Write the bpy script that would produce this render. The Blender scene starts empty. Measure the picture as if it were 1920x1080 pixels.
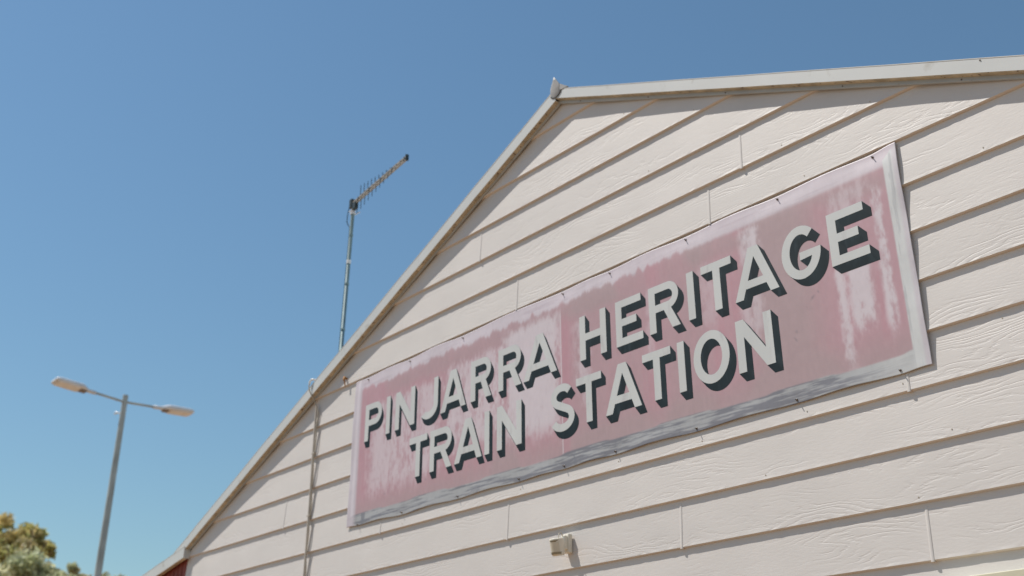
import bpy, bmesh, math, random
import numpy as np
from mathutils import Vector, Matrix
from mathutils.geometry import tessellate_polygon
random.seed(7); rng = np.random.default_rng(11)
C = bpy.context.scene.collection
R = math.radians

# ------------------------------------------------------------ camera
U = 0.27                         # one weatherboard course, metres
Z0 = 1.6 + 11.3313 * U           # height of the board edge level with the top of the sign
YAW, PIT, ROL = -0.845440, 0.426567, -0.00127
cam_d = bpy.data.cameras.new('camera'); cam = bpy.data.objects.new('camera', cam_d); C.objects.link(cam)
cf = Vector((math.sin(YAW)*math.cos(PIT), math.cos(YAW)*math.cos(PIT), math.sin(PIT)))
cr0 = Vector((math.cos(YAW), -math.sin(YAW), 0)); cu0 = cr0.cross(cf)
cr = cr0*math.cos(ROL) + cu0*math.sin(ROL); cu = -cr0*math.sin(ROL) + cu0*math.cos(ROL)
CAM = Vector((0, -17.5547*U, 1.6))
m = Matrix((cr, cu, -cf)).transposed().to_4x4(); m.translation = CAM
cam.matrix_world = m
cam_d.sensor_width = 36; cam_d.lens = 2.0251403*1000/1920*36
cam_d.clip_start = 0.05; cam_d.clip_end = 5000
cam_d.dof.use_dof = True; cam_d.dof.focus_distance = 5.2; cam_d.dof.aperture_fstop = 2.1
bpy.context.scene.camera = cam

# ------------------------------------------------------------ sky, sun, exposure
sun_dir = Vector((-1.35, -1.0, 3.0)).normalized()
elev = math.asin(sun_dir.z); azim = math.atan2(sun_dir.x, sun_dir.y)
w = bpy.data.worlds.new("World"); bpy.context.scene.world = w; w.use_nodes = True
nt = w.node_tree; sky = nt.nodes.new('ShaderNodeTexSky'); sky.sky_type = 'NISHITA'
sky.sun_disc = False; sky.sun_elevation = elev; sky.sun_rotation = azim
sky.altitude = 0; sky.air_density = 1.5; sky.dust_density = 0.2; sky.ozone_density = 4.0
bg = nt.nodes['Background']; bg.inputs['Strength'].default_value = 0.104
tint = nt.nodes.new('ShaderNodeMix'); tint.data_type = 'RGBA'; tint.blend_type = 'MULTIPLY'; tint.inputs[0].default_value = 1
tint.inputs[7].default_value = (.79, .915, .915, 1)
nt.links.new(sky.outputs[0], tint.inputs[6]); nt.links.new(tint.outputs[2], bg.inputs['Color'])
sd = bpy.data.lights.new('sun', 'SUN'); sd.energy = 4.75; sd.angle = R(0.53); sd.color = (1.0, 0.95, 0.88)
so = bpy.data.objects.new('sun', sd); C.objects.link(so)
so.rotation_euler = sun_dir.to_track_quat('Z', 'Y').to_euler()
so.location = (-10, -10, 30)
vs = bpy.context.scene.view_settings
vs.view_transform = 'Standard'; vs.look = 'None'; vs.exposure = 0.0; vs.gamma = 1.0; vs.use_curve_mapping = False

# ------------------------------------------------------------ helpers
def WP(x, z, d=0.0):
    """wall coordinates (board units, d = in front of the wall) -> world"""
    return Vector((x*U, -d*U, Z0 + z*U))

def empty(name, loc, label, cat, group=None):
    o = bpy.data.objects.new(name, None); C.objects.link(o); o.location = loc
    o.empty_display_size = 0.1
    o['label'] = label; o['category'] = cat
    if group: o['group'] = group
    return o

def link(name, me, mat, parent=None):
    """mesh in world coordinates, re-expressed relative to the parent"""
    o = bpy.data.objects.new(name, me); C.objects.link(o)
    if mat is not None and not me.materials: me.materials.append(mat)
    if parent is not None:
        p, off = parent, Vector((0, 0, 0))
        while p is not None: off += p.location; p = p.parent
        me.transform(Matrix.Translation(-off))
        o.parent = parent
    return o

def mesh(verts, faces, name='m'):
    me = bpy.data.meshes.new(name)
    me.from_pydata([tuple(v) for v in verts], [], faces); me.update()
    return me

class MB:
    def __init__(s): s.v = []; s.f = []; s.mi = []; s.sm = []
    def add(s, verts, faces, mi=0, smooth=False):
        n = len(s.v); s.v += [Vector(v) for v in verts]
        s.f += [tuple(i+n for i in f) for f in faces]; s.mi += [mi]*len(faces); s.sm += [smooth]*len(faces)
    def box(s, c, size, M=None, mi=0, bev=0):
        c = Vector(c); sx, sy, sz = [q/2 for q in size]
        if bev:
            bm = bmesh.new(); bmesh.ops.create_cube(bm, size=1)
            for v in bm.verts: v.co = Vector((v.co.x*size[0], v.co.y*size[1], v.co.z*size[2]))
            bmesh.ops.bevel(bm, geom=bm.edges[:], offset=bev, segments=3, profile=0.5, affect='EDGES')
            vs_ = [v.co.copy() for v in bm.verts]; bm.verts.index_update()
            fs = [[v.index for v in f.verts] for f in bm.faces]; bm.free()
        else:
            vs_ = [Vector((a*sx, b*sy, e*sz)) for a in (-1, 1) for b in (-1, 1) for e in (-1, 1)]
            fs = [(0,1,3,2),(4,6,7,5),(0,4,5,1),(2,3,7,6),(0,2,6,4),(1,5,7,3)]
        if M is not None: vs_ = [M @ v for v in vs_]
        s.add([v + c for v in vs_], fs, mi, False)
    def tube(s, pts, rad, n=12, mi=0, caps=True):
        pts = [Vector(p) for p in pts]
        rads = rad if isinstance(rad, (list, tuple)) else [rad]*len(pts)
        vs_ = []; fs = []; prev = None
        for i, p in enumerate(pts):
            t = (pts[min(i+1, len(pts)-1)] - pts[max(i-1, 0)]).normalized()
            if prev is None:
                a = Vector((0, 0, 1)) if abs(t.z) < .9 else Vector((1, 0, 0))
                e1 = t.cross(a).normalized()
            else: e1 = (prev - t*prev.dot(t)).normalized()
            prev = e1; e2 = t.cross(e1)
            for k in range(n):
                a = 2*math.pi*k/n; vs_.append(p + (e1*math.cos(a) + e2*math.sin(a))*rads[i])
        for i in range(len(pts)-1):
            for k in range(n):
                fs.append((i*n+k, i*n+(k+1) % n, (i+1)*n+(k+1) % n, (i+1)*n+k))
        s.add(vs_, fs, mi, True)
        if caps:
            b = len(pts)-1
            s.add(vs_[:n], [tuple(range(n))[::-1]], mi); s.add(vs_[b*n:], [tuple(range(n))], mi)
    def prism(s, prof, path, mi=0):
        """prof: list of (a,b) section points; path: list of (origin, A, B) frames"""
        n = len(prof); vs_ = []
        for o, A, B in path: vs_ += [Vector(o) + Vector(A)*a + Vector(B)*b for a, b in prof]
        fs = [(i*n+k, i*n+(k+1) % n, (i+1)*n+(k+1) % n, (i+1)*n+k) for i in range(len(path)-1) for k in range(n)]
        fs += [tuple(range(n))[::-1], tuple(range((len(path)-1)*n, len(path)*n))]
        s.add(vs_, fs, mi)
    def build(s, name, mats, parent=None):
        me = mesh(s.v, s.f, name)
        for mt in (mats if isinstance(mats, (list, tuple)) else [mats]): me.materials.append(mt)
        me.polygons.foreach_set('material_index', s.mi); me.polygons.foreach_set('use_smooth', s.sm)
        bm = bmesh.new(); bm.from_mesh(me); bmesh.ops.recalc_face_normals(bm, faces=bm.faces); bm.to_mesh(me); bm.free()
        return link(name, me, None, parent)

# ------------------------------------------------------------ materials
def newmat(name):
    mt = bpy.data.materials.new(name); mt.use_nodes = True
    return mt, mt.node_tree, mt.node_tree.nodes['Principled BSDF']

def simple(name, col, rough=0.5, metal=0.0, var=0.12, scale=8.0, bump=0.0, bscale=60.0, stretch=(1,1,1), dirt=None, dirt_scale=20.0, dirt_lo=.58, dirt_hi=.7):
    mt, t, p = newmat(name); N = t.nodes.new; L = t.links.new
    tc = N('ShaderNodeTexCoord'); mp = N('ShaderNodeMapping'); mp.inputs['Scale'].default_value = stretch
    L(tc.outputs['Object'], mp.inputs[0])
    n1 = N('ShaderNodeTexNoise'); n1.inputs['Scale'].default_value = scale; n1.inputs['Detail'].default_value = 5
    L(mp.outputs[0], n1.inputs['Vector'])
    mr = N('ShaderNodeMapRange'); mr.inputs[1].default_value = .3; mr.inputs[2].default_value = .7
    mr.inputs[3].default_value = 1-var; mr.inputs[4].default_value = 1+var
    L(n1.outputs['Fac'], mr.inputs[0])
    mx = N('ShaderNodeMix'); mx.data_type = 'RGBA'; mx.blend_type = 'MULTIPLY'; mx.inputs[0].default_value = 1
    mx.inputs[6].default_value = (*col, 1); L(mr.outputs[0], mx.inputs[7])
    out = mx.outputs[2]
    if dirt:
        n2 = N('ShaderNodeTexNoise'); n2.inputs['Scale'].default_value = dirt_scale; n2.inputs['Detail'].default_value = 6
        L(mp.outputs[0], n2.inputs['Vector'])
        r2 = N('ShaderNodeMapRange'); r2.inputs[1].default_value = dirt_lo; r2.inputs[2].default_value = dirt_hi
        L(n2.outputs['Fac'], r2.inputs[0])
        m2 = N('ShaderNodeMix'); m2.data_type = 'RGBA'; L(r2.outputs[0], m2.inputs[0]); L(out, m2.inputs[6])
        m2.inputs[7].default_value = (*dirt, 1); out = m2.outputs[2]
    L(out, p.inputs['Base Color'])
    p.inputs['Roughness'].default_value = rough; p.inputs['Metallic'].default_value = metal
    if bump:
        n3 = N('ShaderNodeTexNoise'); n3.inputs['Scale'].default_value = bscale; n3.inputs['Detail'].default_value = 4
        L(mp.outputs[0], n3.inputs['Vector'])
        b = N('ShaderNodeBump'); b.inputs['Strength'].default_value = 1; b.inputs['Distance'].default_value = bump
        L(n3.outputs['Fac'], b.inputs['Height']); L(b.outputs[0], p.inputs['Normal'])
    return mt

def board_material():
    """painted fibre-cement weatherboard with embossed timber grain; UV = metres along / up the board, shifted per board"""
    mt, t, p = newmat('painted_weatherboard'); N = t.nodes.new; L = t.links.new
    uv = N('ShaderNodeUVMap'); uv.uv_map = 'grain'
    def mth(op, a, b=None, c=None):
        n = N('ShaderNodeMath'); n.operation = op
        for i, q in enumerate((a, b, c)):
            if q is None: continue
            if isinstance(q, (int, float)): n.inputs[i].default_value = q
            else: L(q, n.inputs[i])
        return n.outputs[0]
    def noise(sc, det=3, rough=.5, stretch=(1, 1, 1)):
        mp = N('ShaderNodeMapping'); mp.inputs['Scale'].default_value = stretch
        L(uv.outputs[0], mp.inputs[0])
        n = N('ShaderNodeTexNoise'); n.inputs['Scale'].default_value = sc; n.inputs['Detail'].default_value = det
        n.inputs['Roughness'].default_value = rough
        L(mp.outputs[0], n.inputs['Vector']); return n.outputs['Fac']
    sep = N('ShaderNodeSeparateXYZ'); L(uv.outputs[0], sep.inputs[0]); v = sep.outputs[1]
    # contour lines of a smooth field = cathedral grain
    f = mth('ADD', mth('MULTIPLY', v, 24.0), mth('MULTIPLY', noise(1.0, 2, .4, (1.3, 5.5, 1)), 14.0))
    f = mth('ADD', f, mth('MULTIPLY', noise(1.0, 3, .6, (9, 50, 1)), 1.5))
    s = mth('SINE', mth('MULTIPLY', f, 6.2832))
    ridge = mth('POWER', mth('ADD', mth('MULTIPLY', s, .5), .5), 4.0)
    mask = N('ShaderNodeMapRange'); mask.interpolation_type = 'SMOOTHSTEP'
    mask.inputs[1].default_value = .43; mask.inputs[2].default_value = .60
    L(noise(1.0, 2, .5, (1.1, 6.5, 1)), mask.inputs[0])
    brk = N('ShaderNodeMapRange'); brk.inputs[1].default_value = .22; brk.inputs[2].default_value = .5
    L(noise(1.0, 3, .6, (14, 60, 1)), brk.inputs[0])
    g1 = mth('MULTIPLY', mth('MULTIPLY', ridge, mask.outputs[0]), brk.outputs[0])
    fine = noise(1.0, 4, .62, (26, 95, 1))
    inv = mth('SUBTRACT', 1.15, mth('MULTIPLY', mask.outputs[0], .5))
    h = mth('ADD', mth('MULTIPLY', g1, -1.0), mth('MULTIPLY', mth('MULTIPLY', fine, inv), .95))
    b = N('ShaderNodeBump'); b.inputs['Strength'].default_value = 1.0; b.inputs['Distance'].default_value = 0.00064
    L(h, b.inputs['Height']); L(b.outputs[0], p.inputs['Normal'])
    # paint colour: nearly even, a little dust and run-off
    mr = N('ShaderNodeMapRange'); mr.inputs[1].default_value = .3; mr.inputs[2].default_value = .7
    mr.inputs[3].default_value = .955; mr.inputs[4].default_value = 1.03
    L(noise(1.0, 5, .6, (2.2, 3.5, 1)), mr.inputs[0])
    mx = N('ShaderNodeMix'); mx.data_type = 'RGBA'; mx.blend_type = 'MULTIPLY'; mx.inputs[0].default_value = 1
    mx.inputs[6].default_value = (.645, .603, .568, 1); tone = N('ShaderNodeMapRange'); tone.inputs[1].default_value = .3; tone.inputs[2].default_value = .7
    tone.inputs[3].default_value = .965; tone.inputs[4].default_value = 1.03; L(noise(1.0, 1, .5, (.10, .35, 1)), tone.inputs[0])
    L(mth('MULTIPLY', mr.outputs[0], tone.outputs[0]), mx.inputs[7])
    d = N('ShaderNodeMapRange'); d.inputs[1].default_value = .64; d.inputs[2].default_value = .8; d.inputs[4].default_value = .35
    L(noise(1.0, 6, .7, (5, 9, 1)), d.inputs[0])
    m2 = N('ShaderNodeMix'); m2.data_type = 'RGBA'; L(d.outputs[0], m2.inputs[0]); L(mx.outputs[2], m2.inputs[6])
    m2.inputs[7].default_value = (.50, .45, .38, 1)
    L(m2.outputs[2], p.inputs['Base Color']); p.inputs['Roughness'].default_value = .55
    return mt

M_board = board_material()
M_edge = simple('weatherboard_lip_bounce_tan', (.62, .46, .30), .7, var=.2, scale=12)  # warm ground bounce put into the lip colour; no wall face takes it
M_barge = simple('grey_folded_metal', (.60, .605, .585), .42, var=.04, scale=3, dirt=(.36, .33, .27), dirt_scale=9, dirt_lo=.62, dirt_hi=.85, bump=.0006, bscale=2.5)
M_under = simple('dirty_underside_bounce_tan', (.50, .43, .31), .6, var=.25, scale=14, dirt=(.16, .10, .06), dirt_scale=40, dirt_lo=.6, dirt_hi=.68)  # warm ground bounce put into the tan base; dark specks are dirt
M_trim = simple('grey_trim_paint', (.40, .435, .45), .5, var=.06, scale=6, dirt=(.3, .26, .2), dirt_scale=25, dirt_lo=.66, dirt_hi=.8)
M_cap = simple('dull_ridge_metal', (.35, .345, .34), .6, metal=.0, var=.12, scale=20, bump=.002, bscale=12)
M_seal = simple('black_sealant', (.06, .06, .06), .8)
M_roof = simple('corrugated_roof_metal', (.55, .56, .55), .4, metal=.3, var=.1)
M_red = simple('dark_red_cladding', (.20, .035, .022), .6, var=.25, scale=9)
M_cream = simple('cream_window_paint', (.66, .62, .46), .5, var=.04)
M_glass = simple('dark_window_glass', (.03, .04, .045), .08)
M_pvc = simple('grey_plastic_conduit', (.56, .51, .445), .5, var=.08)
M_cable = simple('tan_cable', (.42, .37, .29), .6)
M_white = simple('white_plastic', (.80, .80, .78), .45, var=.03)
M_sens = simple('aged_white_sensor_plastic', (.76, .71, .60), .45, var=.06)
M_lens = simple('translucent_sensor_lens', (.66, .60, .48), .35)
M_band = simple('dark_lens_band', (.30, .26, .18), .4)
M_rust = simple('rusty_iron', (.40, .19, .06), .8, var=.4, scale=60)
M_galv = simple('galvanised_steel', (.40, .43, .41), .55, metal=.05, var=.25, scale=6, stretch=(1, 1, .4))
M_mast = simple('galvanised_mast_tube', (.20, .29, .30), .65, metal=.0, var=.15)
M_alu = simple('dull_aluminium', (.30, .265, .22), .55, metal=.2, var=.2, scale=15)
M_black = simple('black_plastic', (.02, .03, .03), .5)
M_lamp = simple('pale_lamp_casing', (.72, .74, .77), .35, metal=.0, var=.08)
M_lampg = simple('lamp_glass', (.80, .83, .86), .25, var=.1)
M_lampd = simple('lamp_housing_dark', (.22, .18, .15), .5)
M_chrome = simple('polished_glint_ball', (.9, .9, .9), .12, metal=1.0, var=.0)
M_screw = simple('screw_head_metal', (.16, .13, .11), .4, metal=.5)
M_letter = simple('pale_grey_lettering_paint', (.59, .60, .585), .5, var=.05, scale=5, stretch=(1, 1, .3), dirt=(.47, .46, .46), dirt_scale=16, dirt_lo=.58, dirt_hi=.8)
M_shade = simple('dark_slate_lettering_paint', (.011, .021, .026), .55, var=.3, scale=10, stretch=(1, 1, .3), dirt=(.030, .047, .056), dirt_scale=30, dirt_lo=.55, dirt_hi=.8)
M_shade.node_tree.nodes['Principled BSDF'].inputs['Specular IOR Level'].default_value = .22
M_ground = simple('red_brown_gravel', (.29, .175, .092), .9, var=.25, scale=1.2, bump=.01, bscale=40)
M_bark = simple('eucalypt_bark', (.22, .18, .14), .85, var=.3, scale=10)

# ------------------------------------------------------------ ground
g = MB(); g.add([(-1500, -1500, 0), (1500, -1500, 0), (1500, 1500, 0), (-1500, 1500, 0)], [(0, 1, 2, 3)])
go = g.build('ground', M_ground); go['kind'] = 'structure'

# ------------------------------------------------------------ building
AX, AZ, SL, SLL = -17.775, 5.990, 0.463, 0.4725        # apex of the barge top (board units) and its slope
EL, ER = -37.65, 2.34                     # ends of the white wall
bld = empty('station_building', (AX*U, 0, 0), 'cream weatherboard gable building with grey metal barge edges', 'building')

LIP, BEV = .068, .020                     # board units
def rake(x, drop=0.0): return AZ - drop - (SL*(x-AX) if x > AX else SLL*(AX-x))
def xs_at(z, drop):                       # x range of the gable at a height
    t = AZ - drop - z
    return max(EL, AX-t/SLL), min(ER, AX+t/SL)

vv, ff, mi, uvs = [], [], [], []
def addq(vs_, m_, uv_):
    n = len(vv); vv.extend(vs_); ff.append(tuple(range(n, n+len(vs_)))); mi.append(m_); uvs.extend(uv_)
ZB = -(Z0/U)                              # ground level in board units
DROP = .30
k = 6
while True:
    zb = -(k-6.0); zt = zb + 1.0
    zb = max(zb, ZB)
    if k < 0 or zb >= zt: break
    if k >= 0:
        xa, xb = xs_at(zb, DROP); xa2, xb2 = xs_at(zt, DROP)
        if xb > xa:
            n = max(2, int((xb-xa)/.12))
            ru, rv = rng.uniform(0, 60), rng.uniform(0, 40)
            js = np.cumsum(rng.normal(0, 1, n+1)); js = js - np.linspace(js[0], js[-1], n+1)
            js = rng.normal(0, .0016, n+1)
            tb = max(xa2, xa); te = min(xb2, xb)
            if xb2 <= xa2: tb = te = AX
            for i in range(n):
                f0, f1 = i/n, (i+1)/n
                b0, b1 = xa+(xb-xa)*f0, xa+(xb-xa)*f1
                t0, t1 = tb+(te-tb)*f0, tb+(te-tb)*f1
                ztt = zt if xb2 > xa2 else rake(AX, DROP)
                J0, J1 = -LIP*.07, -LIP*.07
                G = [WP(b0, zb+BEV, js[i]), WP(b1, zb+BEV, js[i+1]), WP(b1, zb+.07, J1), WP(b0, zb+.07, J0)]
                addq(G, 0, [((q.x)+ru, (q.z)+rv) for q in G])
                A = [WP(b0, zb+.07, J0), WP(b1, zb+.07, J1), WP(t1, ztt+.03, -LIP), WP(t0, ztt+.03, -LIP)]
                addq(A, 0, [((q.x)+ru, (q.z)+rv) for q in A])
                B = [WP(b0, zb, -.040), WP(b1, zb, -.040), WP(b1, zb+BEV, js[i+1]), WP(b0, zb+BEV, js[i])]
                addq(B, 0, [((q.x)+ru, (q.z)+rv) for q in B])
                Cq = [WP(b0, zb, -.11), WP(b1, zb, -.11), WP(b1, zb, -.040), WP(b0, zb, -.040)]
                addq(Cq, 0, [((q.x)+ru, (q.z)+rv) for q in Cq])
    k += 1
    if zb <= ZB: break
for k in range(5, -1, -1):                # the courses above the sign
    zb = 6.0-k; zt = zb+1
    xa, xb = xs_at(zb, DROP)
    if xb <= xa: continue
    xa2, xb2 = xs_at(zt, DROP)
    n = max(4, int((xb-xa)/.12)); ru, rv = rng.uniform(0, 60), rng.uniform(0, 40)
    js = rng.normal(0, .0018, n+1)
    top = xb2 > xa2
    for i in range(n):
        f0, f1 = i/n, (i+1)/n
        b0, b1 = xa+(xb-xa)*f0, xa+(xb-xa)*f1
        t0, t1 = (xa2+(xb2-xa2)*f0, xa2+(xb2-xa2)*f1) if top else (AX+(b0-AX)*.02, AX+(b1-AX)*.02)
        ztt = zt+.03 if top else rake(AX, DROP)
        dt = -LIP if top else -LIP*(ztt-zb)
        J0 = -LIP*.07
        G = [WP(b0, zb+BEV, js[i]), WP(b1, zb+BEV, js[i+1]), WP(b1, zb+.07, J0), WP(b0, zb+.07, J0)]
        addq(G, 0, [((q.x)+ru, (q.z)+rv) for q in G])
        A = [WP(b0, zb+.07, J0), WP(b1, zb+.07, J0), WP(t1, ztt, dt), WP(t0, ztt, dt)]
        addq(A, 0, [((q.x)+ru, (q.z)+rv) for q in A])
        B = [WP(b0, zb, -.040), WP(b1, zb, -.040), WP(b1, zb+BEV, js[i+1]), WP(b0, zb+BEV, js[i])]
        addq(B, 0, [((q.x)+ru, (q.z)+rv) for q in B])
        Cq = [WP(b0, zb, -.11), WP(b1, zb, -.11), WP(b1, zb, -.040), WP(b0, zb, -.040)]
        addq(Cq, 0, [((q.x)+ru, (q.z)+rv) for q in Cq])
# core of the wall behind the boards
core = [(EL, ZB), (ER, ZB), (ER, rake(ER, DROP)), (AX, AZ-DROP), (EL, rake(EL, DROP))]
cv = [WP(x, z, -.12) for x, z in core] + [WP(x, z, -.6) for x, z in core]
n0 = len(vv); vv += cv
uvs_core = [(q.x, q.z) for q in cv]
corefaces = [(0, 1, 2, 3, 4), (9, 8, 7, 6, 5)] + [(i, i+5, (i+1) % 5+5, (i+1) % 5) for i in range(5)]
for f in corefaces: ff.append(tuple(n0+i for i in f)); mi.append(0)
wall_me = mesh(vv, ff, 'wall')
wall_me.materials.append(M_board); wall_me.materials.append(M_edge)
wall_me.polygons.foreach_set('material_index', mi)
ul = wall_me.uv_layers.new(name='grain')
allu = np.array(uvs + uvs_core); lv = np.zeros(len(wall_me.loops), dtype=np.int32)
wall_me.loops.foreach_get('vertex_index', lv)
ul.data.foreach_set('uv', allu[lv].astype(np.float32).ravel())
wall = link('wall', wall_me, None, bld)
# nail heads, slightly proud of the paint, as children
def face_d(z):                            # depth of board face at height z (board units)
    f = z - math.floor(z); return -LIP*f
for nx, nz in [(-8.9, 1.12), (-11.05, 1.1), (-14.8, 2.12), (-13.3, 3.12), (-15.5, 4.12), (-10.6, .14), (-6.9, -.9), (-11.2, -4.86), (-13.8, -4.88), (-19.5, -4.84), (-16.2, -4.82), (-8.4, -5.86), (-12.3, -5.9), (-9.2, -6.9), (-9.16, -4.83), (-8.65, -2.2), (-7.2, -4.15), (-24.4, -4.9)]:
    q = MB(); p0 = WP(nx, nz, face_d(nz)-.004); p1 = WP(nx, nz, face_d(nz)+.007)
    q.tube([p0, p1], [.0042, .0034], 10); q.build('nail_head', M_cable, bld)

# vertical joint covers between board ends
joints = [(-12.12, 1), (-13.115, 0), (-21.18, 2), (-19.63, 0), (-25.46, -5), (-20.0, -6), (-14.53, -7), (-9.12, -8), (-9.055, -5), (-30.90, -4)]
def joint_cover(x, z):
    q = MB(); wv = .035
    prof = [(-wv, 0), (-wv*.7, .009), (0, .013), (wv*.7, .009), (wv, 0), (wv, -.03), (-wv, -.03)]
    path = []
    for zz in (z-.012, z+.03, z+.3, z+.6, z+.93):
        d = -LIP*max(0, (zz-z))
        path.append((WP(x, zz, d), Vector((U, 0, 0)), Vector((0, -U, 0))))
    q.prism(prof, path)
    return q.build('joint_cover', M_joint, bld)
M_joint = simple('joint_strip_paint', (.63, .588, .553), .5, var=.04)
# (z index is the bottom edge of the course the joint stands in)

# barge flashings
D_B = .195                                # front face, board units off the wall
BH = .345
cosb = 1/math.sqrt(1+SL*SL)
def barge(name, x0, z0, x1, z1, dep, h, mats, end0=None):
    """profile in (depth, vertical); vertical cuts so mitres meet at the apex"""
    back = .065
    prof = [(dep, -h+.018), (dep-.014, -h), (back, -h), (back, -h+.03), (dep-.03, -h+.03), (dep-.03, -.03), (-.3, -.03), (-.3, 0), (dep-.010, 0), (dep+.006, -.006), (dep+.006, -.022), (dep, -.028)]
    n = len(prof); q = MB(); N_ = 24
    vs_, fs = [], []
    for i in range(N_+1):
        f = i/N_; x = x0+(x1-x0)*f; z = z0+(z1-z0)*f
        wob = .004*math.sin(x*1.7)+.003*math.sin(x*4.1+1)
        vs_ += [WP(x, z+b, a + (wob if a > .1 else 0)) for a, b in prof]
    for i in range(N_):
        for k_ in range(n):
            fs.append((i*n+k_, i*n+(k_+1) % n, (i+1)*n+(k_+1) % n, (i+1)*n+k_))
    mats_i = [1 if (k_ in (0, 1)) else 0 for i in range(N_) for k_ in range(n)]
    n00 = len(q.v); q.v += vs_; q.f += fs; q.mi += mats_i; q.sm += [False]*len(fs)
    q.add(vs_[:n], [tuple(range(n))[::-1]]); q.add(vs_[-n:], [tuple(range(n))])
    return q.build(name, mats, bld)
XR = 3.2; XL = -38.36
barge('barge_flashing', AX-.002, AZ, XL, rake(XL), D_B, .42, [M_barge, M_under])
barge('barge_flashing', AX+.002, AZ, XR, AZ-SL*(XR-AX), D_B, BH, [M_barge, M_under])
# flat trim strip on the boards under each barge
for s in (-1, 1):
    xe = -37.5 if s < 0 else 2.3
    q = MB(); pts = []
    for i in range(21):
        x = AX + (xe-AX)*i/20
        z = rake(x, BH if s > 0 else .42)
        pts.append((x, z))
    dn = .092 if s > 0 else .035
    prof = [(.004, .06), (.066, .06), (.066, .007-dn), (.060, -dn), (.004, -dn)]
    vs_ = [WP(x, z+b, a-.001) for x, z in pts for a, b in prof]; n = 5
    q.add(vs_, [(i*n+j, i*n+(j+1) % n, (i+1)*n+(j+1) % n, (i+1)*n+j) for i in range(20) for j in range(n)] + [tuple(range(n))[::-1], tuple(range(20*n, 21*n))])
    q.build('trim_strip', M_trim, bld)
# screws on the barge
for x in (-6.55, -16.95, -7.0, -9.4, -12.3, -14.6):
    zt = rake(x)
    if x in (-6.55,): zz, dd = zt-.06, D_B
    elif x == -16.95: zz, dd = zt-BH-.05, .066
    else: zz, dd = zt-BH-.05, .066
    q = MB(); q.tube([WP(x, zz, dd-.01), WP(x, zz, dd+.016)], [.0055, .0035], 8); q.build('screw', M_screw, bld)

# ridge cap end: a folded, pinched leaf of metal
q = MB(); rows = [(-.30, .05, .01), (-.26, .12, .02), (-.20, .16, .03), (-.12, .19, .035), (0, .205, .035), (.10, .18, .03), (.18, .125, .025), (.26, .075, .02), (.37, .006, .01)]
nseg = 12; vs_ = []
for z, hw, bul in rows:
    for j in range(nseg+1):
        a = -1 + 2*j/nseg
        lean = .05*max(0, z)
        vs_.append(WP(AX + .02 + a*hw + .02*z, AZ-.05+z, D_B + .015 + bul*(1-a*a)**.7 + lean + .10*z))
nb = len(vs_)
for z, hw, bul in rows:
    for j in range(nseg+1):
        a = -1 + 2*j/nseg
        lean = .05*max(0, z)
        vs_.append(WP(AX + .02 + a*hw*.98 + .02*z, AZ-.05+z*.99, D_B + .004 + bul*.6*(1-a*a)**.7 + lean + .10*z))
W_ = nseg+1; fs = []
for i in range(len(rows)-1):
    for j in range(nseg):
        fs.append((i*W_+j, i*W_+j+1, (i+1)*W_+j+1, (i+1)*W_+j))
        fs.append((nb+i*W_+j+1, nb+i*W_+j, nb+(i+1)*W_+j, nb+(i+1)*W_+j+1))
    for j in (0, nseg):
        fs.append((i*W_+j, (i+1)*W_+j, nb+(i+1)*W_+j, nb+i*W_+j))
L_ = len(rows)-1
for j in range(nseg):
    fs.append((j, j+1, nb+j+1, nb+j)); fs.append((L_*W_+j, L_*W_+j+1, nb+L_*W_+j+1, nb+L_*W_+j))
q.add(vs_, fs, 0, True)
# rolled ridge capping running back from it
arc = [(AX + .34*math.sin(a), AZ + .06 - .16*(1-math.cos(a)) - .13*abs(math.sin(a))) for a in [R(t) for t in range(-80, 81, 16)]]
pr = [(x, z) for x, z in arc] + [(x, z-.03) for x, z in arc[::-1]]
vs2 = [WP(x, z, D_B-.03) for x, z in pr] + [WP(x, z, -30) for x, z in pr]; n = len(pr)
q.add(vs2, [(i, (i+1) % n, (i+1) % n+n, i+n) for i in range(n)])
# little torn tab at the right of the leaf
q.add([WP(AX+.17, AZ+.06, D_B+.03), WP(AX+.50, AZ-.19, D_B+.012), WP(AX+.2, AZ-.16, D_B+.02), WP(AX+.17, AZ+.06, D_B-.02), WP(AX+.50, AZ-.19, D_B-.04), WP(AX+.2, AZ-.16, D_B-.03)], [(0, 1, 2), (3, 5, 4), (0, 3, 4, 1), (1, 4, 5, 2), (2, 5, 3, 0)])
cap = q.build('ridge_cap', M_cap, bld)
q = MB(); q.tube([WP(AX+.02+.235*math.sin(R(t)), AZ-.07-.245*math.cos(R(t)), D_B+.012) for t in range(-55, 75, 12)], .0045, 8)
q.build('sealant_bead', M_seal, cap)

# roof slabs (corrugated), running back from the gable
def roof(name, x0, z0, x1, z1, yb, mat):
    n = int(abs(yb)/.038); q = MB(); vs_ = []
    for i in range(n+1):
        y = -.03 + (yb+.03)*i/n; h = .009*math.sin(i*math.pi/2)
        for (x, z) in ((x0, z0), (x1, z1)):
            vs_.append((x*U, y, Z0+z*U+h-.02)); vs_.append((x*U, y, Z0+z*U+h-.026))
    fs = []
    for i in range(n):
        a = i*4; b = a+4
        fs += [(a, a+2, b+2, b), (a+1, b+1, b+3, a+3), (a, b, b+1, a+1), (a+2, a+3, b+3, b+2)]
    fs += [(0, 1, 3, 2), (n*4, n*4+2, n*4+3, n*4+1)]
    q.add(vs_, fs); return q.build(name, mat, bld)
roof('roof', AX, AZ, XL-.1, rake(XL-.1), 9.0, M_roof)
roof('roof', AX, AZ, XR, rake(XR), 9.0, M_roof)
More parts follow.
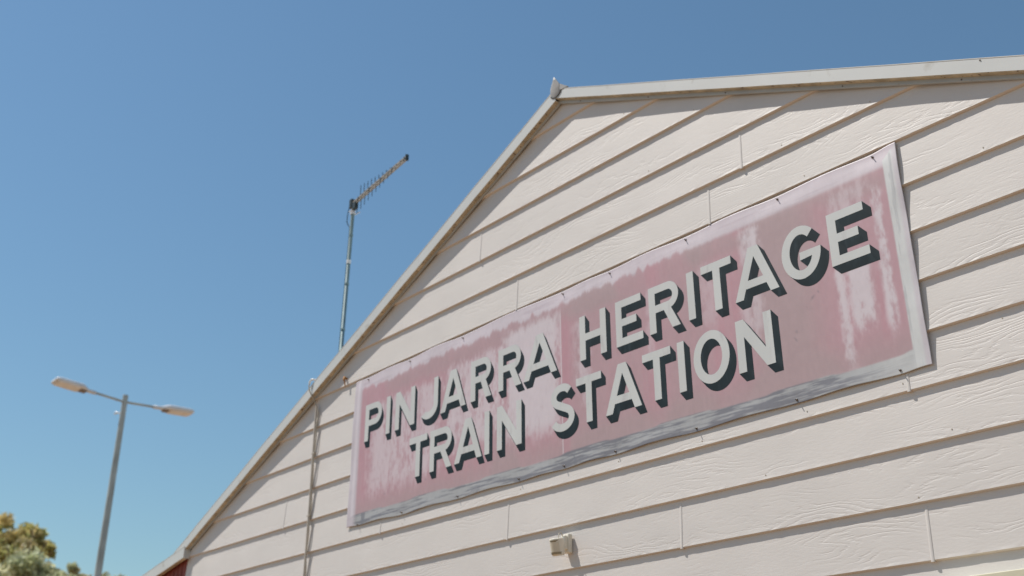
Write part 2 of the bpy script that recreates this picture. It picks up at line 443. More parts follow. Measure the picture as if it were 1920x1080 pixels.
# verandah at the left with shallower roof
VX0, VZ0, VS, VX1 = -37.50, -3.63, .186, -47.0
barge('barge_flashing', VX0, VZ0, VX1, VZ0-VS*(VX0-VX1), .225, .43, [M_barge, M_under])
q = MB(); q.box(WP(VX0+.012, VZ0-.222, .10), (.008, .235*U, .40*U)); q.build('barge_end', M_barge, bld)
roof('verandah_roof', VX0-.3, VZ0-.06, VX1, VZ0-VS*(VX0-VX1), 9.0, M_roof)
q = MB(); prof = []                       # ribbed dark red wall
x = EL-.012; xs = []
while x > VX1+.9:
    for dx, dd in ((0, 0), (-.05, .04), (-.19, .04), (-.24, 0)): xs.append((x+dx, dd-.06))
    x -= .33
vs_ = []
for x, dd in xs:
    zt = VZ0-VS*(VX0-x)-.2
    vs_ += [WP(x, ZB, dd), WP(x, zt, dd), WP(x, ZB, -.5), WP(x, zt, -.5)]
fs = []
for i in range(len(xs)-1):
    a = i*4; b = a+4
    fs += [(a, a+1, b+1, b), (a+2, b+2, b+3, a+3), (a+1, a+3, b+3, b+1)]
fs += [(0, 2, 3, 1), (len(xs)*4-4, len(xs)*4-3, len(xs)*4-1, len(xs)*4-2)]
q.add(vs_, fs); q.build('verandah_wall', M_red, bld)
# side and back walls so that the building is closed
q = MB()
q.box((EL*U+.06, 4.6, (Z0+rake(EL, DROP)*U)/2), (.12, 8.9, Z0+rake(EL, DROP)*U-.05))
q.box((ER*U-.06, 4.6, (Z0+rake(ER, DROP)*U)/2), (.12, 8.9, Z0+rake(ER, DROP)*U-.05))
q.box(((EL+ER)/2*U, 9.0, (Z0+rake(EL, DROP)*U)/2), ((ER-EL)*U-.3, .12, Z0+rake(EL, DROP)*U-.05))
q.build('side_wall', M_joint, bld)

# window whose cream head shows in the lower right corner
WX0, WX1, WZT, WZB = -8.9, -3.6, -8.35, -12.2
win = MB()
win.box(WP((WX0+WX1)/2, WZT-.13, .02), ((WX1-WX0)*U+.06, .10, .26*U), bev=.004)
for xx in (WX0+.12, WX1-.12, (WX0+WX1)/2):
    win.box(WP(xx, (WZT+WZB)/2-.12, .0), (.24*U, .07, (WZT-WZB-.28)*U))
wf = win.build('window', M_cream, bld)
q = MB(); q.box(WP((WX0+WX1)/2, WZB, .05), ((WX1-WX0)*U+.1, .14, .16*U), bev=.004); q.build('sill', M_cream, wf)
q = MB(); q.box(WP((WX0+WX1)/2, (WZT+WZB)/2-.12, .03), ((WX1-WX0)*U-.1, .006, (WZT-WZB-.3)*U)); q.build('pane', M_glass, wf)
for x, z in joints: joint_cover(x, z)

# ------------------------------------------------------------ the painted banner sign
SX0, SX1, SZT, SZB = -27.15, -8.53, -.06, -4.66
sign = empty('station_sign', WP((SX0+SX1)/2, SZB, 0), 'faded pink banner sign with grey lettering PINJARRA HERITAGE TRAIN STATION on the gable', 'sign')
scr_top = [-9.04, -11.31, -13.83, -16.22, -17.86, -21.87, -24.33, -26.47]
scr_bot = [-9.15, -11.38, -13.90, -16.25, -17.92, -19.53, -21.94, -24.41, -26.56]

def vnoise(x, y, seed):
    r = np.random.default_rng(seed); T = r.random((256, 256))
    xi = np.floor(x).astype(int); yi = np.floor(y).astype(int); fx = x-xi; fy = y-yi
    fx = fx*fx*(3-2*fx); fy = fy*fy*(3-2*fy)
    a = T[xi % 256, yi % 256]; b = T[(xi+1) % 256, yi % 256]; c = T[xi % 256, (yi+1) % 256]; d = T[(xi+1) % 256, (yi+1) % 256]
    return (a*(1-fx)+b*fx)*(1-fy) + (c*(1-fx)+d*fx)*fy
def fbm(x, y, seed, o=4):
    s = 0; a = .5; t = 0
    for i in range(o): s = s + a*vnoise(x*2**i, y*2**i, seed+i); t += a; a *= .55
    return s/t
def sst(a, b, x):
    t = np.clip((x-a)/(b-a), 0, 1); return t*t*(3-2*t)

NX, NZ = 1100, 280
gx = np.linspace(SX0, SX1, NX+1); gs = np.linspace(0, 1, NZ+1)
X, S_ = np.meshgrid(gx, gs, indexing='ij')
def edge_bulge(xs_, screws, amp, seed):
    """0 at each screw, bulging between them"""
    sc = sorted(screws); sc = [SX0-.3] + sc + [SX1+.35]; out = np.zeros_like(xs_)
    r = np.random.default_rng(seed)
    for a, b in zip(sc[:-1], sc[1:]):
        m_ = (xs_ >= a) & (xs_ <= b); k_ = r.uniform(.5, 1.0)*min(1, (b-a)/2.2)
        out[m_] = k_*np.sin(np.pi*(xs_[m_]-a)/(b-a))**2
    return out*amp
top_sag = edge_bulge(gx, scr_top, -.05, 3) ; top_b = edge_bulge(gx, scr_top, 1, 3)
bot_sag = edge_bulge(gx, scr_bot, .06, 5); bot_b = edge_bulge(gx, scr_bot, 1, 6)
# the top right corner rises to tuck under the board edge, as in the photo
ztop = SZT + .0 + (-top_sag)*1.0 + .03*sst(-9.2, -8.6, gx) + .03*np.sin(gx*.5)*0
ztop = np.minimum(ztop, -.004)
zbot = SZB + bot_sag + .06*sst(-25, -27, gx)
Zg = ztop[:, None]*(1-S_) + zbot[:, None]*S_
# depth: flat field, wavy margins, tucked back under the lip of the board above
de_t = ztop[:, None]-Zg; de_b = Zg-zbot[:, None]; de_r = SX1-X; de_l = X-SX0
Dg = .016 + 0*X
Dg += .020*bot_b[:, None]*np.exp(-(de_b/.22)**2)
Dg += .012*top_b[:, None]*np.exp(-(de_t/.25)**2)
Dg -= .030*np.exp(-(de_t/.26)**2)*(1-.25*top_b[:, None])
Dg += np.exp(-(de_r/.22)**2)*(.014*np.sin(Zg*3.1+.4)*np.sin(Zg*1.3) + .004)
Dg += np.exp(-(de_l/.20)**2)*(.012*np.sin(Zg*2.7))
inner = sst(0, .35, np.minimum(np.minimum(de_t, de_b), np.minimum(de_l, de_r)))
Dg += .004*(1-inner)*(fbm(X*2.0, Zg*2.0, 40, 3)-.5)
V = np.stack([X*U, -Dg*U, Z0+Zg*U], -1).reshape(-1, 3)
ii, jj = np.meshgrid(np.arange(NX), np.arange(NZ), indexing='ij'); base = (ii*(NZ+1)+jj).ravel()
F = np.stack([base, base+1, base+NZ+2, base+NZ+1], -1)
# back sheet
nv = len(V); Vb = V + np.array([0, .0015, 0]); 
rim = [i*(NZ+1) for i in range(NX+1)] + [NX*(NZ+1)+j for j in range(1, NZ+1)] + [i*(NZ+1)+NZ for i in range(NX-1, -1, -1)] + [j for j in range(NZ-1, 0, -1)]
rimf = [(rim[i], rim[(i+1) % len(rim)], rim[(i+1) % len(rim)]+nv, rim[i]+nv) for i in range(len(rim))]
Fall = F.tolist() + (F[:, ::-1]+nv).tolist() + rimf
sme = bpy.data.meshes.new('banner_sheet'); sme.from_pydata(np.concatenate([V, Vb]).tolist(), [], Fall); sme.update()
# colour of the weathered print with grey sheen painted in
pinkd = np.array([.49, .262, .300]); pink = np.array([.50, .302, .335]); gpink = np.array([.43, .308, .318]); pale = np.array([.64, .57, .60])
lilac = np.array([.60, .54, .58]); white = np.array([.62, .625, .62]); grey = np.array([.20, .197, .22]); dark = np.array([.12, .12, .135])
def mixc(a, b, t): return a*(1-t[..., None]) + b*t[..., None]
col = np.broadcast_to(pink, X.shape+(3,)).copy()
xr = (X-SX0)/(SX1-SX0)                     # 0 left, 1 right
zz = -Zg
n_big = fbm(X*.45, Zg*.6, 1, 3); n_st = fbm(X*5.0, Zg*.55, 7, 5); n_fine = fbm(X*14, Zg*6.5, 12, 4); n_mid = fbm(X*2.2, Zg*1.3, 19, 4); n_rag = fbm(X*7, Zg*.8, 30, 3)
col = mixc(col, pinkd, sst(.45, .62, n_st)*.6)
# broad grey sheen painted into the colour, in bands and along the bottom
band = lambda a, b, s=.25: sst(a-s, a+s, X)*(1-sst(b-s, b+s, X))
col = mixc(col, gpink, np.clip(band(-12.2, -10.6, .5)*1.0 + band(-17.6, -15.2, .4)*.45 + band(-14.6, -13.4, .3)*.5 + .8*sst(3.55, 4.3, zz) + .6*band(-20.5, -19.6)*sst(2.6, 3.2, zz) + .65*(1-sst(.7, 1.1, zz))*(sst(.35, .5, n_big)), 0, 1))
# pale worn streaks
def blotch(a, b, z0, z1, s=.3, amp=1.0, thr=.5):
    m_ = band(a, b, s)*sst(z0-.25, z0+.25, zz)*(1-sst(z1-.5, z1+.35, zz))
    t = sst(thr-.15, thr+.13, .40*n_st + .24*n_mid + .36*n_fine + (m_-.75)*.28)
    return np.clip(t*m_*amp, 0, 1)
w1 = blotch(-20.1, -17.95, .55, 3.7, .45, 1.0, .42)*(X < -17.93)
w1 += blotch(-22.6, -20.0, .8, 3.5, .5, .8, .50)
w1 += blotch(-26.3, -22.6, 1.0, 3.9, .6, .72, .505)
w1 += blotch(-9.95, -9.42, 2.0, 3.75, .14, 1.0, .465) + blotch(-10.22, -9.98, 2.1, 4.35, .10, .9, .48)
w1 += blotch(-9.24, -8.97, .8, 3.9, .09, 1.0, .465) + blotch(-10.2, -9.2, .45, 1.5, .3, .55, .53)
w1 += blotch(-12.35, -11.85, .4, 1.6, .16, .95, .46) + blotch(-12.5, -11.9, 1.9, 3.2, .2, .6, .46)
w1 += blotch(-17.5, -16.9, 1.0, 3.4, .25, .6, .50) + blotch(-13.6, -13.0, .9, 2.6, .25, .35, .5)
w1 += blotch(-15.2, -14.9, 1.0, 3.0, .15, .4, .48)
col = mixc(col, pale, np.clip(w1, 0, .93))
col = mixc(col, pinkd, np.clip(band(-17.93, -17.7, .06)*.5 + band(-12.0, -11.9, .05)*0, 0, 1)*sst(.6, .9, zz))
col = mixc(col, pale, ((np.abs(X+17.95) < .022)*.8)*sst(.5, .8, zz))       # sheet seam
# small dark scuffs
for sx, sz, ln, sl in [(-10.95, 2.75, .16, .5), (-10.75, 2.6, .08, -.8), (-11.25, 3.35, .12, 1.4), (-11.2, 3.2, .06, .3), (-10.6, 2.52, .05, .9), (-21.2, 1.33, .25, .35), (-25.3, 3.9, .05, 0), (-23.4, 3.85, .06, .2), (-12.0, 2.9, .05, 1)]:
    t_ = (X-sx)*1 + (zz-sz)*sl; u_ = (zz-sz) - (X-sx)*sl
    col = mixc(col, dark, .45*np.exp(-(t_/ln)**2-(u_/.035)**2)*sst(.4, .6, n_fine))
col = mixc(col, np.array([.20, .09, .10]), .7*np.exp(-((X+20.95)/.12)**2-((zz-1.32)/.10)**2)*sst(.35, .6, n_fine))
# margins: lilac brushed top with ragged lower edge
rag = .40 + .04*sst(-16, -12, X) + .30*(n_rag-.5)*(1-sst(-15, -12, X)) + .05*(fbm(X*2.2, Zg*0, 33, 2)-.5)*(1-sst(-15, -12, X))
top_m = (1-sst(rag-.07, rag+.06, zz))*.92
col = mixc(col, mixc(np.broadcast_to(lilac, col.shape), np.array([.47, .40, .44]), sst(.5, .8, fbm(X*.9, Zg*9, 50, 4))*.6), top_m)
lm = 1-sst(.32, .48, X-SX0)
col = mixc(col, mixc(np.broadcast_to(lilac*.95, col.shape), np.array([.66, .60, .64]), sst(.12, .2, X-SX0)*(1-sst(.26, .32, X-SX0))), lm)
br = fbm(X*1.6, Zg*24, 60, 4); br2 = fbm(X*.5, Zg*3, 66, 3); brk_ = sst(.42, .61, .7*br + .3*br2 + .02)
bl_e = -4.28 + .022*np.tanh(6*np.sin(X*2.1)) + .02*np.sin(X*.7)
bm_ = 1-sst(bl_e-.03, bl_e+.015, Zg)
bcol = mixc(np.broadcast_to(grey, col.shape), white*.80, brk_*.66)
drk = sst(.58, .72, fbm(X*6, Zg*2.5, 70, 3))*np.clip(np.exp(-((X+17.7)/.35)**2) + np.exp(-((X+26.4)/.35)**2)*.9 + .5*np.exp(-((X+24.7)/.3)**2) + .35*np.exp(-((X+21.5)/.3)**2) + .35*np.exp(-((X+15)/.25)**2), 0, 1)
bcol = mixc(bcol, dark*1.6, np.clip(drk, 0, .8))
bcol = mixc(bcol, white*.95, sst(-10.5, -8.9, X)*.8)
col = mixc(col, bcol, bm_*sst(.12, .5, X-SX0))
col = mixc(col, np.broadcast_to(lilac*.9, col.shape), bm_*(1-sst(.12, .5, X-SX0)))
rbr = fbm(X*16, Zg*1.1, 80, 4)
rcol = mixc(np.broadcast_to(white, col.shape), grey*1.15, sst(.52, .68, rbr)*.55*sst(-8.72, -8.62, X) + sst(.58, .7, rbr)*.3)
rcol = mixc(rcol, lilac*.92, sst(-8.68, -8.6, X)*.8)
rm = sst(-8.86, -8.83, X)*(zz > -(SX1-X)*0+.30+(-8.84-X)*.9)
col = mixc(col, rcol, rm.astype(float) if rm.dtype != float else rm)
col *= (1 + .10*(n_fine-.5) + .08*(n_st-.5))[..., None]
ca = sme.color_attributes.new('wear_and_sheen', 'FLOAT_COLOR', 'POINT')
cc = np.concatenate([col.reshape(-1, 3), col.reshape(-1, 3)*0+.5]); cc = np.concatenate([cc, np.ones((len(cc), 1))], 1)
ca.data.foreach_set('color', cc.astype(np.float32).ravel())
mt, t, p = newmat('weathered_banner_print'); N = t.nodes.new; L = t.links.new
at_ = N('ShaderNodeVertexColor'); at_.layer_name = 'wear_and_sheen'
L(at_.outputs[0], p.inputs['Base Color']); p.inputs['Roughness'].default_value = .5
nn = N('ShaderNodeTexNoise'); nn.inputs['Scale'].default_value = 5; tc = N('ShaderNodeTexCoord'); L(tc.outputs['Object'], nn.inputs['Vector'])
bb = N('ShaderNodeBump'); bb.inputs['Distance'].default_value = .002; L(nn.outputs['Fac'], bb.inputs['Height']); L(bb.outputs[0], p.inputs['Normal'])
sme.polygons.foreach_set('use_smooth', [True]*len(sme.polygons))
link('banner_sheet', sme, mt, sign)

# lettering ---------------------------------------------------
def arc(cx, cy, rx, ry, a0, a1, n=18): return [(cx+rx*math.cos(R(a0+(a1-a0)*i/n)), cy+ry*math.sin(R(a0+(a1-a0)*i/n))) for i in range(n+1)]
st = .170
def thick(path, w_):
    Lf, Rt = [], []
    for i, p_ in enumerate(path):
        a = path[max(0, i-1)]; b = path[min(len(path)-1, i+1)]; dx, dy = b[0]-a[0], b[1]-a[1]; l = math.hypot(dx, dy)
        nx, ny = -dy/l*w_/2, dx/l*w_/2
        Lf.append((p_[0]+nx, p_[1]+ny)); Rt.append((p_[0]-nx, p_[1]-ny))
    return Lf + Rt[::-1]
def glyph(ch, W):
    s = st
    if ch == 'I': return [[(0, 0), (W, 0), (W, 1), (0, 1)]]
    if ch == 'T':
        c = W/2; return [[(c-s/2, 0), (c+s/2, 0), (c+s/2, 1-s*.95), (W, 1-s*.95), (W, 1), (0, 1), (0, 1-s*.95), (c-s/2, 1-s*.95)]]
    if ch == 'E':
        a = s*.95; return [[(0, 0), (W, 0), (W, a), (s, a), (s, .5-a/2), (W*.78, .5-a/2), (W*.78, .5+a/2), (s, .5+a/2), (s, 1-a), (W*.97, 1-a), (W*.97, 1), (0, 1)]]
    if ch == 'H':
        a = s*.95; return [[(0, 0), (s, 0), (s, .5-a/2), (W-s, .5-a/2), (W-s, 0), (W, 0), (W, 1), (W-s, 1), (W-s, .5+a/2), (s, .5+a/2), (s, 1), (0, 1)]]
    if ch == 'N':
        return [[(0, 0), (s, 0), (s, .66), (W-s*1.05, 0), (W, 0), (W, 1), (W-s, 1), (W-s, .34), (s*1.05, 1), (0, 1)]]
    if ch == 'P' or ch == 'R':
        b = .40 if ch == 'P' else .42; r = (1-b)/2; cx = W-r*.95; ri = r-s*.95
        outer_arc = arc(cx, 1-r, r*.95, r, 90, -90, 16); hole = [(s, 1-s*.95), (s, b+s*.95)] + arc(cx, 1-r, ri*.95, ri, -90, 90, 14)
        if ch == 'P':
            return [[(0, 0), (s, 0), (s, b)] + outer_arc[::-1] + [(0, 1)], hole]
        return [[(0, 0), (s, 0), (s, b), (W*.50, b), (W-s*1.15, 0), (W+.01, 0), (W*.50+s*1.08, b+.012)] + arc(cx, 1-r, r*.95, r, -78, 90, 15) + [(0, 1)], hole]
    if ch == 'A':
        c = W/2; t_ = .11; f = lambda y: (c-t_)*(y)          # left outer x at height y
        y1, y2 = .19, .345
        sl = (c-t_); sw = s*1.10
        il = lambda y: sw + sl*y
        ya = (c-sw)/sl
        return [[(0, 0), (sw, 0), (il(y1), y1), (W-il(y1), y1), (W-sw, 0), (W, 0), (c+t_, 1), (c-t_, 1)], [(il(y2), y2), (W-il(y2), y2), (c, min(ya, .80))]]
    if ch == 'O':
        return [arc(W/2, .5, W/2, .515, 0, 360, 48)[:-1], arc(W/2, .5, W/2-s, .515-s*.98, 0, 360, 40)[:-1]]
    if ch == 'J':
        r = W*.5; return [[(W, 1), (W-s, 1)] + [(W-s, .36)] + arc(W-s-(W/2-s*.9), .33, W/2-s*.9, .33-s, 0, -118, 10)[1:] + arc(W/2-.01, .33, W/2+.01, .345, -138, 0, 16)]
    if ch == 'G':
        o_ = arc(W/2, .5, W/2, .515, 47, 360, 40); i_ = arc(W/2, .5, W/2-s, .515-s*.98, -22, -313, 36)
        return [o_ + [(W*.46, .5), (W*.46, .5-s*.9)] + i_]
    if ch == 'S':
        h = s*.97; yt, yb_ = .735, .262; rt, rb = .265, .278
        rx_t, rx_b = W/2-.05, W/2-.005
        p1 = arc(W/2-.005, yt, rx_t-h/2+.02, rt-h/2+.012, 28, 248, 18)
        p2 = arc(W/2, yb_, rx_b-h/2, rb-h/2+.012, 68, -158, 20)
        return [thick(p1[:-1] + [((p1[-1][0]+p2[0][0])/2, (p1[-1][1]+p2[0][1])/2)] + p2[1:], h)]
OFX, OFZ = .165, -.205
D_F, D_S = .0235, .0180
def letter(ch, x0, x1, zt, zb, parent):
    OFX = .100 + .075*(x0+26.5)/17.0
    H = zt-zb; loops = glyph(ch, (x1-x0)/H)
    loops = [[(x0+a*H, zb+b*H) for a, b in lp] for lp in loops]
    flat = [p_ for lp in loops for p_ in lp]
    tris = tessellate_polygon([[Vector((a, b, 0)) for a, b in lp] for lp in loops])
    q = MB(); top = [WP(a, b, D_F+.0012) for a, b in flat]; bot = [WP(a, b, D_F+.0004) for a, b in flat]
    q.add(top, [tuple(t_) for t_ in tris]); q.add(bot, [tuple(t_) for t_ in tris])
    k0 = 0
    for lp in loops:
        n = len(lp)
        q.add([WP(a, b, D_F+.0012) for a, b in lp] + [WP(a, b, D_F+.0004) for a, b in lp], [(i, (i+1) % n, (i+1) % n+n, i+n) for i in range(n)])
    q = fix(q, 'letter', M_letter, parent)
    s_ = MB()
    A = [WP(a, b, D_F) for a, b in flat]; B = [WP(a+OFX, b+OFZ, D_S) for a, b in flat]
    s_.add(A, [tuple(t_) for t_ in tris]); s_.add(B, [tuple(t_) for t_ in tris])
    for lp in loops:
        n = len(lp)
        s_.add([WP(a, b, D_F) for a, b in lp] + [WP(a+OFX, b+OFZ, D_S) for a, b in lp], [(i, (i+1) % n, (i+1) % n+n, i+n) for i in range(n)])
    fix(s_, 'letter_shade', M_shade, q)
def fix(q, name, mat, parent):
    me = mesh(q.v, q.f, name); me.materials.append(mat)
    bm = bmesh.new(); bm.from_mesh(me); bmesh.ops.remove_doubles(bm, verts=bm.verts, dist=1e-6)
    bmesh.ops.recalc_face_normals(bm, faces=bm.faces); bm.to_mesh(me); bm.free()
    return link(name, me, None, parent)
T1, B1, T2, B2 = -.978, -2.125, -2.54, -3.70
line1 = [('P', -26.48, -25.62), ('I', -25.385, -25.19), ('N', -24.92, -23.98), ('J', -23.74, -22.90), ('A', -22.78, -21.67), ('R', -21.46, -20.62), ('R', -20.32, -19.43), ('A', -19.34, -18.10),
         ('H', -17.28, -16.39), ('E', -16.07, -15.23), ('R', -15.02, -14.13), ('I', -13.875, -13.68), ('T', -13.46, -12.63), ('A', -12.60, -11.48), ('G', -11.35, -10.42), ('E', -10.22, -9.37)]
line2 = [('T', -24.16, -23.34), ('R', -23.20, -22.24), ('A', -22.12, -20.97), ('I', -20.865, -20.67), ('N', -20.37, -19.42), ('S', -18.36, -17.52), ('T', -17.45, -16.61), ('A', -16.50, -15.38), ('T', -15.31, -14.47), ('I', -14.275, -14.08), ('O', -13.84, -12.87), ('N', -12.67, -11.76)]
for ch, a, b in line1: letter(ch, a, b, T1, B1, sign)
for ch, a, b in line2: letter(ch, a, b, T2, B2, sign)
def sign_depth(x, z):
    i = int(round((x-SX0)/(SX1-SX0)*NX)); j = int(np.argmin(np.abs(Zg[i]-z))); return float(Dg[i, j])
for lst, zc in ((scr_top, -.13), (scr_bot, -4.585)):
    for x in lst:
        d = sign_depth(x, zc); q = MB()
        q.tube([WP(x, zc, d-.01), WP(x, zc, d+.012), WP(x, zc, d+.016)], [.0065, .0065, .004], 10)
        q.tube([WP(x, zc, d+.012), WP(x+.004, zc-.006, d+.06)], [.0032, .0028], 8)
        q.build('screw', M_screw, sign)

# ------------------------------------------------------------ cable and conduit at the left of the sign
cond = MB()
cpts = [WP(-29.34, -.27, .045), WP(-29.33, -2.0, .045), WP(-29.30, -3.5, .045), WP(-29.31, -5.0, .045), WP(-29.32, -7.0, .045), WP(-29.32, -12, .045)]
cond.tube(cpts, .0095, 12)
for z in (-1.96, -3.96, -5.96, -8.9): cond.box(WP(-29.32, z+.1, .03), (.045, .022, .014), bev=.002)
co = cond.build('conduit', M_pvc)
co['label'] = 'slim grey plastic conduit running down the boards left of the pink sign'; co['category'] = 'conduit'
cb = MB()
pts = [WP(-29.53, .56, .24), WP(-29.55, .45, .26), WP(-29.53, .36, .27), WP(-29.47, .2, .26), WP(-29.40, 0, .18), WP(-29.33, -.28, .06)]
for z in np.arange(-.6, -12, -.25):
    ph = (z % 1.0); off = .05*math.sin(math.pi*((z+.02) % 1.0)) + .02
    pts.append(WP(-29.28+off, z, .05 + .015*math.sin(z*2.2)))
cs = []                                 # smooth
for i in range(len(pts)-1):
    p0 = pts[max(0, i-1)]; p1 = pts[i]; p2 = pts[i+1]; p3 = pts[min(len(pts)-1, i+2)]
    for t_ in (0, .25, .5, .75): cs.append(.5*((2*p1)+(-p0+p2)*t_+(2*p0-5*p1+4*p2-p3)*t_*t_+(-p0+3*p1-3*p2+p3)*t_**3))
cb.tube(cs, .0048, 8)
cbo = cb.build('cable', M_cable); cbo['label'] = 'loose tan cable looping over the left barge edge and down beside the conduit'; cbo['category'] = 'cable'
q = MB(); q.tube([WP(-29.30, .50, .08), WP(-29.36, .60, .17), WP(-29.46, .62, .23), WP(-29.535, .55, .255), WP(-29.55, .44, .25)], [.008, .009, .010, .009, .007], 12)
el_ = q.build('cable_elbow', M_white, None)
el_['label'] = 'short white plastic bend hooked over the left barge edge at the top of the cable'; el_['category'] = 'pipe elbow'

# rusty hook by the sign's top left corner
q = MB()
q.tube([WP(-27.72, .24, -.01), WP(-27.72, .25, .08), WP(-27.71, .16, .11)], [.010, .012, .009], 8)
q.tube([WP(-27.71, .2, .1), WP(-27.69, .05, .07), WP(-27.67, -.06, .06)], [.007, .005, .003], 8)
hk = q.build('rusty_hook', M_rust); hk['label'] = 'small rusty hook on the boards just above the top left corner of the sign'; hk['category'] = 'hook'

# ------------------------------------------------------------ movement sensor under the sign
sn = empty('motion_sensor', WP(-17.9, -6.45, 0), 'small cream motion sensor on a wall bracket below the pink sign', 'sensor')
pc = WP(-17.83, -6.43, 0)
q = MB(); q.box(pc + Vector((0, -.012, 0)), (.050, .034, .118), bev=.006)
q.box(pc + Vector((-.002, -.040, .004)), (.034, .03, .085), bev=.006); q.build('bracket', M_sens, sn)
q = MB(); q.tube([pc+Vector((-.004, -.05, 0)), pc+Vector((-.018, -.095, -.015))], .011, 10); q.build('swivel_arm', M_sens, sn)
HM = Matrix.Rotation(R(14), 3, 'Z') @ Matrix.Rotation(R(10), 3, 'X')
hc = pc + Vector((-.008, -.098, -.030)); HM = HM * 1.14
q = MB()
def rsec(z, w_, d_): # rounded-front section
    return [Vector((w_/2*math.sin(a), -d_*math.cos(a) if abs(a) < math.pi/2 else 0, z)) for a in [R(t_) for t_ in range(-90, 91, 15)]] + [Vector((w_/2, .018, z)), Vector((-w_/2, .018, z))]
secs = [rsec(.046, .070, .030), rsec(.043, .076, .036), rsec(.030, .076, .037), rsec(-.030, .068, .033), rsec(-.046, .060, .026)]
n = len(secs[0]); vs_ = [hc + HM @ v_ for s__ in secs for v_ in s__]
mi_of = {0: 0, 1: 1, 2: 2, 3: 1}
for i in range(len(secs)-1):
    for j in range(n):
        front = j < 12
        q.add([vs_[i*n+j], vs_[i*n+(j+1) % n], vs_[(i+1)*n+(j+1) % n], vs_[(i+1)*n+j]], [(0, 1, 2, 3)], 0)
q.add(vs_[:n], [tuple(range(n))]); q.add(vs_[-n:], [tuple(range(n))[::-1]])
head = q.build('sensor_head', M_sens, sn)
q = MB()
def lens(z0, z1, k_, mi_):
    a_ = [hc + HM @ Vector((.034*k_*math.sin(R(t_)), -.037*k_*math.cos(R(t_))-.003, z0)) for t_ in range(-80, 81, 16)]
    b_ = [hc + HM @ Vector((.031*k_*math.sin(R(t_)), -.034*k_*math.cos(R(t_))-.003, z1)) for t_ in range(-80, 81, 16)]
    q.add(a_+b_, [(i, i+1, i+12, i+11) for i in range(10)], mi_)
lens(.036, .027, 1.03, 1); lens(.0265, -.026, 1.02, 0); lens(-.0265, -.038, .99, 1)
q.build('lens', [M_lens, M_band], head)
q = MB(); a0, a1 = hc+HM@Vector((.01, .005, .045)), pc+Vector((0, -.045, .03))
q.tube([a0, a0+Vector((.004, .004, .03)), (a0+a1)/2+Vector((0, 0, .035)), a1+Vector((0, -.01, .012)), a1], .0028, 8); q.build('lead', M_cable, sn)

# ------------------------------------------------------------ television antenna on the roof behind the left barge
def cpos(az, el, dist):               # point at an azimuth / elevation (degrees) and ground distance from the camera
    return Vector((CAM.x + math.sin(R(az))*dist, CAM.y + math.cos(R(az))*dist, CAM.z + math.tan(R(el))*dist))
ant = empty('television_antenna', cpos(-58.1, 14.5, 10.5), 'tall grey mast with a long ladder shaped television antenna above the left roof slope', 'antenna')
mb_, mt_ = cpos(-58.16, 14.6, 10.5), cpos(-57.92, 28.15, 10.5)
dirm = (mt_-mb_)
q = MB(); q.tube([mb_, mb_+dirm*.45, mb_+dirm*.45, mt_], [.0215, .0215, .0195, .0195], 14)
q.tube([mb_+Vector((0, 0, -.02)), mb_+Vector((0, 0, .02))], [.08, .08], 12)
for f in (.52, .70, .90): 
    c_ = mb_+dirm*f; q.tube([c_-dirm.normalized()*.008, c_+dirm.normalized()*.008], .0235, 14)
q.build('mast', M_mast, ant)
q = MB(); c_ = mb_+dirm*.79; q.tube([c_-dirm.normalized()*.02, c_+dirm.normalized()*.02], .0235, 14); q.build('white_tape', M_white, ant)
b0 = cpos(-57.95, 28.55, 10.48); b1 = cpos(-54.90, 31.16, 9.40)
bd = (b1-b0).normalized(); bs = Vector((-bd.y, bd.x, 0)).normalized(); bu = bd.cross(bs).normalized()
if bu.z < 0: bu = -bu
sep_ = .0165; Lb = (b1-b0).length
for s in (-1, 1):
    q = MB(); q.prism([(-.009, -.010), (.009, -.010), (.009, .010), (-.009, .010)], [(b0+bu*s*sep_, bs, bu), (b1+bu*s*sep_, bs, bu)]); q.build('boom', M_alu, ant)
nel = 13
for i in range(nel):
    f = .12 + .84*(1-(1-i/(nel-1))**1.25) if i else .12
    f = .12 + .85*(1 - (1-i/(nel-1))**1.0*1.0) if i < nel else 1
    c_ = b0 + bd*Lb*f
    h = .175*(1-f)**1.15 + .016
    for s in (-1, 1):
        o = bd*(.011*s) + bs*(.008*s)
        q = MB(); q.tube([c_+o+Vector((0, 0, s*.010)), c_+o+Vector((0, 0, s*h))], .0042, 6); q.build('element', M_black, ant)
    q = MB(); q.box(c_, (.012, .026, .05), Matrix((bd, bs, bu)).transposed()); q.build('spacer', M_black if i % 3 == 0 else M_alu, ant)
q = MB(); q.box(b1+bd*.008, (.018, .034, .066), Matrix((bd, bs, bu)).transposed(), bev=.003); q.build('end_cap', M_black, ant)
q = MB(); q.box(b0-bd*.02+Vector((0, 0, .01)), (.05, .05, .11), None, bev=.006)
q.box(b0+bd*.06-Vector((0, 0, .045)), (.075, .04, .085), Matrix((bd, bs, bu)).transposed(), bev=.006)
q.build('feed_box', M_black, ant)
q = MB(); q.tube([mt_+Vector((0, 0, -.03)), mt_+Vector((0, 0, .035))], [.030, .026], 12)
q.tube([mt_+Vector((-.03, -.03, .0)), mt_+Vector((.10, -.02, .01))], .005, 8); q.tube([mt_+Vector((-.03, .02, -.03)), mt_+Vector((.10, .03, -.03))], .005, 8)
q.build('clamp', M_lamp, ant)
q = MB(); q.tube([b0+Vector((-.03, -.02, 0)), mt_+Vector((-.055, -.03, -.02)), mt_+Vector((-.062, -.03, -.11)), mt_+Vector((-.048, -.02, -.15)), mt_+Vector((-.024, -.012, -.19)), mb_+dirm*.6+Vector((-.023, -.012, 0)), mb_+Vector((-.023, -.012, 0))], .0045, 8)
q.build('lead', M_black, ant)

